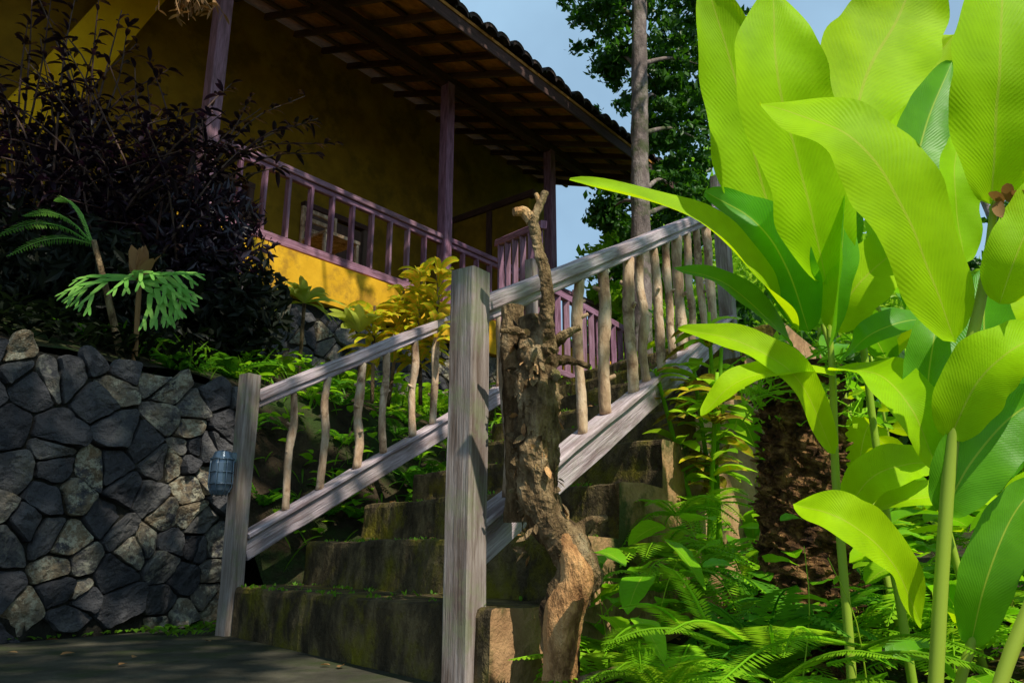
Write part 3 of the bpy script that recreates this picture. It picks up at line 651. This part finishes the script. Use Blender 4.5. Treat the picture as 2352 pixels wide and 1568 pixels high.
for d in ((-1,-.3,.25),(-.7,-.6,-.05),(.2,-.6,.1),(.8,-.4,.25),(1,-.3,.0),(.7,-.5,-.4),(1,-.2,.35),(.9,-.5,-.2)): stagf(o,d,U(.15,.19),.036,3)
mb.build('staghorn_fern',[M_stag,M_dry])
mb=MB(); o=V((-2.3,4.0,2.0))
for d,L in (((-.5,-.1,1.3),.7),((-.6,-.2,.8),.6),((-.9,-.1,.7),.7),((-.8,-.2,.3),.45)): frond(mb,o,d,L,.17,.55,34,0,.1)
tube(mb,[(-2.05,4.02,1.3),(-2.18,4.0,1.7),(-2.3,4.0,2.02)],[.022,.018,.014],7,1,n=10)
mb.build('bank_palm_fern',[M_stag,M_bark])

# purple shrub
mb=MB(); 
def branch(b,t,nl,L):
    b=V(b);t=V(t); mid=b.lerp(t,.5)+V((U(-.1,.1),U(-.1,.1),.25*(t-b).length*.5)); c=crv([b,mid,t],14); tube(mb,[b,mid,t],[.010,.006,.003],5,1,n=8)
    for k in range(nl):
        i=random.randint(4,14); p=c[i]; a=U(0,6.28); dd=(c[i]-c[i-1]).normalized()
        gleaf(mb,p,dd*.6+V((math.cos(a)*.8,math.sin(a)*.8,U(-.4,.5))),L*U(.7,1.25),L*.30,U(.2,.6),0,n=4,na=1,fold=.4)
for _ in range(210):
    b=V((U(-3.5,-2.1),U(4.6,5.3),U(1.9,2.5))); 
    t=V((U(-3.8,-1.8),U(4.1,5.2),U(2.2,3.6)))
    if t.x>-2.4: t.z=min(t.z,3.05)
    branch(b,t,20,.10)
for _ in range(16): branch((U(-3.3,-2.5),4.7,2.6),(U(-3.8,-2.4),U(4.3,4.9),U(3.5,4.15)),14,.095)
for t in ((-1.81,5.0,3.46),(-1.56,5.2,3.69),(-1.31,5.2,3.29),(-1.5,5.1,3.4),(-1.4,5.0,3.1),(-1.6,5.0,3.0),(-1.75,5.0,3.2),(-1.9,5.0,3.55),(-1.45,5.2,3.5),(-2.0,4.9,3.6)): branch((-2.2,4.9,2.7),t,18,.10)
C=np.concatenate([blob((-2.9,4.9,2.4),(.8,.4,.6),3400,.0),blob((-2.1,4.95,2.35),(.5,.4,.5),2600,.0)]); cloud(mb,C,.10,0,.3)
mb.build('purple_shrub',[M_purple,M_dark])
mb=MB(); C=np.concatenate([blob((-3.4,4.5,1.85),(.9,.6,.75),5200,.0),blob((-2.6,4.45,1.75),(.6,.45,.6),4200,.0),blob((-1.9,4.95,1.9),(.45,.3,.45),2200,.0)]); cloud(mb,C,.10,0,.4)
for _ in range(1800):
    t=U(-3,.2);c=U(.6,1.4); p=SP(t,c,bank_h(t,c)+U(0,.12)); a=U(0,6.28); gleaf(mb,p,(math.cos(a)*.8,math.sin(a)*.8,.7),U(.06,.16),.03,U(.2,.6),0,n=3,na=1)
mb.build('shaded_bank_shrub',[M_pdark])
mb=MB()
for _ in range(22):
    b=V((U(-2.15,-1.95),4.2,3.98)); q=[b]
    for k in range(3): q.append(q[-1]+V((U(-.06,.09),U(-.03,.03),-U(.06,.14))))
    tube(mb,q,[.004,.003],5,0,n=9)
    for k in range(7): p=random.choice(crv(q,8)); gleaf(mb,p,(U(-1,1),U(-.5,.5),U(-1,0)),U(.04,.07),.02,.2,0,n=4)
mb.build('dry_hanging_twigs',[M_dry])

# ------------------------------------------------------------ trees
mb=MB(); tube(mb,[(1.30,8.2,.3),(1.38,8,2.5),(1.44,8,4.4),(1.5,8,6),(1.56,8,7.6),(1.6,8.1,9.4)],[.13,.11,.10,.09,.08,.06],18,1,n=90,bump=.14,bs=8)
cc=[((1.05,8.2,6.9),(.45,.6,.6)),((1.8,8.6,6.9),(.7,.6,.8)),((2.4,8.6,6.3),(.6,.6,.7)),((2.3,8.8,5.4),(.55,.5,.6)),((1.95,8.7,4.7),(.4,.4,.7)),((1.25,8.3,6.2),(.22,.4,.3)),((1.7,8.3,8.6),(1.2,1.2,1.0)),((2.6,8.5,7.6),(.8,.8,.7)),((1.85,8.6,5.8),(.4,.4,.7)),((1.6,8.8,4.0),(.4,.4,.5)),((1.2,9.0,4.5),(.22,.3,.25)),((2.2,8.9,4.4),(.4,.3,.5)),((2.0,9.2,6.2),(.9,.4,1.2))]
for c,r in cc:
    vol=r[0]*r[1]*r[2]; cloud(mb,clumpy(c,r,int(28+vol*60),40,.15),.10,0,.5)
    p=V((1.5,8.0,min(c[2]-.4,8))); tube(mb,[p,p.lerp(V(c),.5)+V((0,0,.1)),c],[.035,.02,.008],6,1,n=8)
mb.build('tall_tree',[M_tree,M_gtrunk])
# overhead shade tree standing right of the path
mb=MB(); Tt=V((5.6,.4,0)); tube(mb,[Tt,Tt+V((-.1,0,3)),Tt+V((-.6,.1,5.5)),Tt+V((-1.6,.2,8.0))],[.24,.19,.16,.1],12,1,n=30,bump=.15,bs=5)
def shade(px,py):
    n=noise.noise(V((px*1.7,py*1.7,3.3)))+.7*noise.noise(V((px*4.2,py*4.2,8.1)))
    d=-9
    if px<-1.0 and py>3.05: d=-.02
    if px<-2.75 and py>5.1: d=.55
    if -3.6<px<-1.6 and 2.9<py<5.1: d=.04
    if px<-1.9 and py>7.4: d=.5
    if -1.75<px<-.62 and 3.05<py<4.45: d=.38
    if -.62<=px<-.3 and 3.2<py<4.1: d=-.08
    if px<-.75 and py<=3.05: d=.6
    if px>-1.0 and py>4.45: d=-.75
    if math.hypot(px+1.65,py-6.4)<.75: d=-9
    if -4.6<px<-2.2 and abs((py-8.6)-(px+3.6)*1.22)<.5: d=-.45
    return n+d
L_=[];tries=0
while len(L_)<24000 and tries<160000:
    tries+=1; px=U(-8.5,.9);py=U(-1.0,13.5)
    if shade(px,py)<0: continue
    z=U(8.2,9.3); L_.append((px+KX*z+U(-.03,.03),py-KY*z,z))
cloud(mb,np.array(L_),.2,0,.6)
for _ in range(34):
    px=U(-7.5,0);py=U(0,11); z=8.6; q=V((px+KX*z,py-KY*z,z)); h=Tt+V((-1.2,.15,U(6.3,8.0))); 
    if q.y>6.0 or px>-1: continue
    tube(mb,[h,h.lerp(q,.5)+V((0,0,.35)),q],[.06,.03,.012],6,1,n=10)
mb.build('shade_tree',[M_tree,M_gtrunk])
mb=MB()
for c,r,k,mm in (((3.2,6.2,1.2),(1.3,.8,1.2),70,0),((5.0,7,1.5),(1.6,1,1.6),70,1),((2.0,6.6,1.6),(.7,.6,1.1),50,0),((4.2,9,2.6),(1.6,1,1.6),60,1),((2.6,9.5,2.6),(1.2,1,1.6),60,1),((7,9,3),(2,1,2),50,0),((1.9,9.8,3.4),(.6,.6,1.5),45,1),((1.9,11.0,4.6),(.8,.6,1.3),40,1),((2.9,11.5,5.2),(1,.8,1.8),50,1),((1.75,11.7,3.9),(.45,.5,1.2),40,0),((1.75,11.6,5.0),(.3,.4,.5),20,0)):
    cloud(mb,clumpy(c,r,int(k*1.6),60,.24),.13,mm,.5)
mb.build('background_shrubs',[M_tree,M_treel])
mb=MB()
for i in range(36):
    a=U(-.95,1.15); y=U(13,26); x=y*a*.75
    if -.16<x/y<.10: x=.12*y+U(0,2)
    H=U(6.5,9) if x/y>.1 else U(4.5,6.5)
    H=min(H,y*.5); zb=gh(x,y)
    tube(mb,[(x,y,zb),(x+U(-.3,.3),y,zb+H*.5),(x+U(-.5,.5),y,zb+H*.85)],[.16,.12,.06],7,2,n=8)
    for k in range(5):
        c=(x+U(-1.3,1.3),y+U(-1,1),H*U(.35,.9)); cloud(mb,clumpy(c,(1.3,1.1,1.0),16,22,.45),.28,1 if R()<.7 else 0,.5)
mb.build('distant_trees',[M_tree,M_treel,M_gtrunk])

# ------------------------------------------------------------ light, world, camera
sd=bpy.data.lights.new('sun','SUN'); sd.energy=5; sd.angle=math.radians(.5); sd.color=(1,.94,.82)
so=bpy.data.objects.new('sun',sd); so.rotation_euler=SUN.to_track_quat('Z','Y').to_euler(); bpy.context.scene.collection.objects.link(so)
w=bpy.data.worlds.new('World'); bpy.context.scene.world=w; w.use_nodes=True; nt=w.node_tree; N=NT(nt)
sk=nt.nodes.new('ShaderNodeTexSky'); sk.sky_type='NISHITA'; sk.sun_disc=False; sk.sun_elevation=math.asin(SUN.z); sk.sun_rotation=math.atan2(SUN.x,SUN.y); sk.air_density=1.0; sk.dust_density=.6; sk.ozone_density=1.0
tcn=nt.nodes.new('ShaderNodeTexCoord')
cl=N.ramp(N.noise(tcn.outputs['Generated'],2.2,5,.55),[(.35,.45),(.65,.85)])   # pale veil added to lighten the sky and raise its fill light
colr=N.mix(cl,sk.outputs[0],(4.6,7.2,9.6))
nt.links.new(colr,nt.nodes['Background'].inputs[0]); nt.nodes['Background'].inputs[1].default_value=.10
cd=bpy.data.cameras.new('camera'); cd.sensor_width=36; cd.lens=1794/2352*36; cd.clip_end=500; cd.clip_start=.05
co=bpy.data.objects.new('camera',cd); co.location=(0,0,.36); co.rotation_euler=(math.radians(90+15.2),0,0); bpy.context.scene.collection.objects.link(co); bpy.context.scene.camera=co
bpy.context.scene.view_settings.view_transform='Standard'; bpy.context.scene.view_settings.look='None'
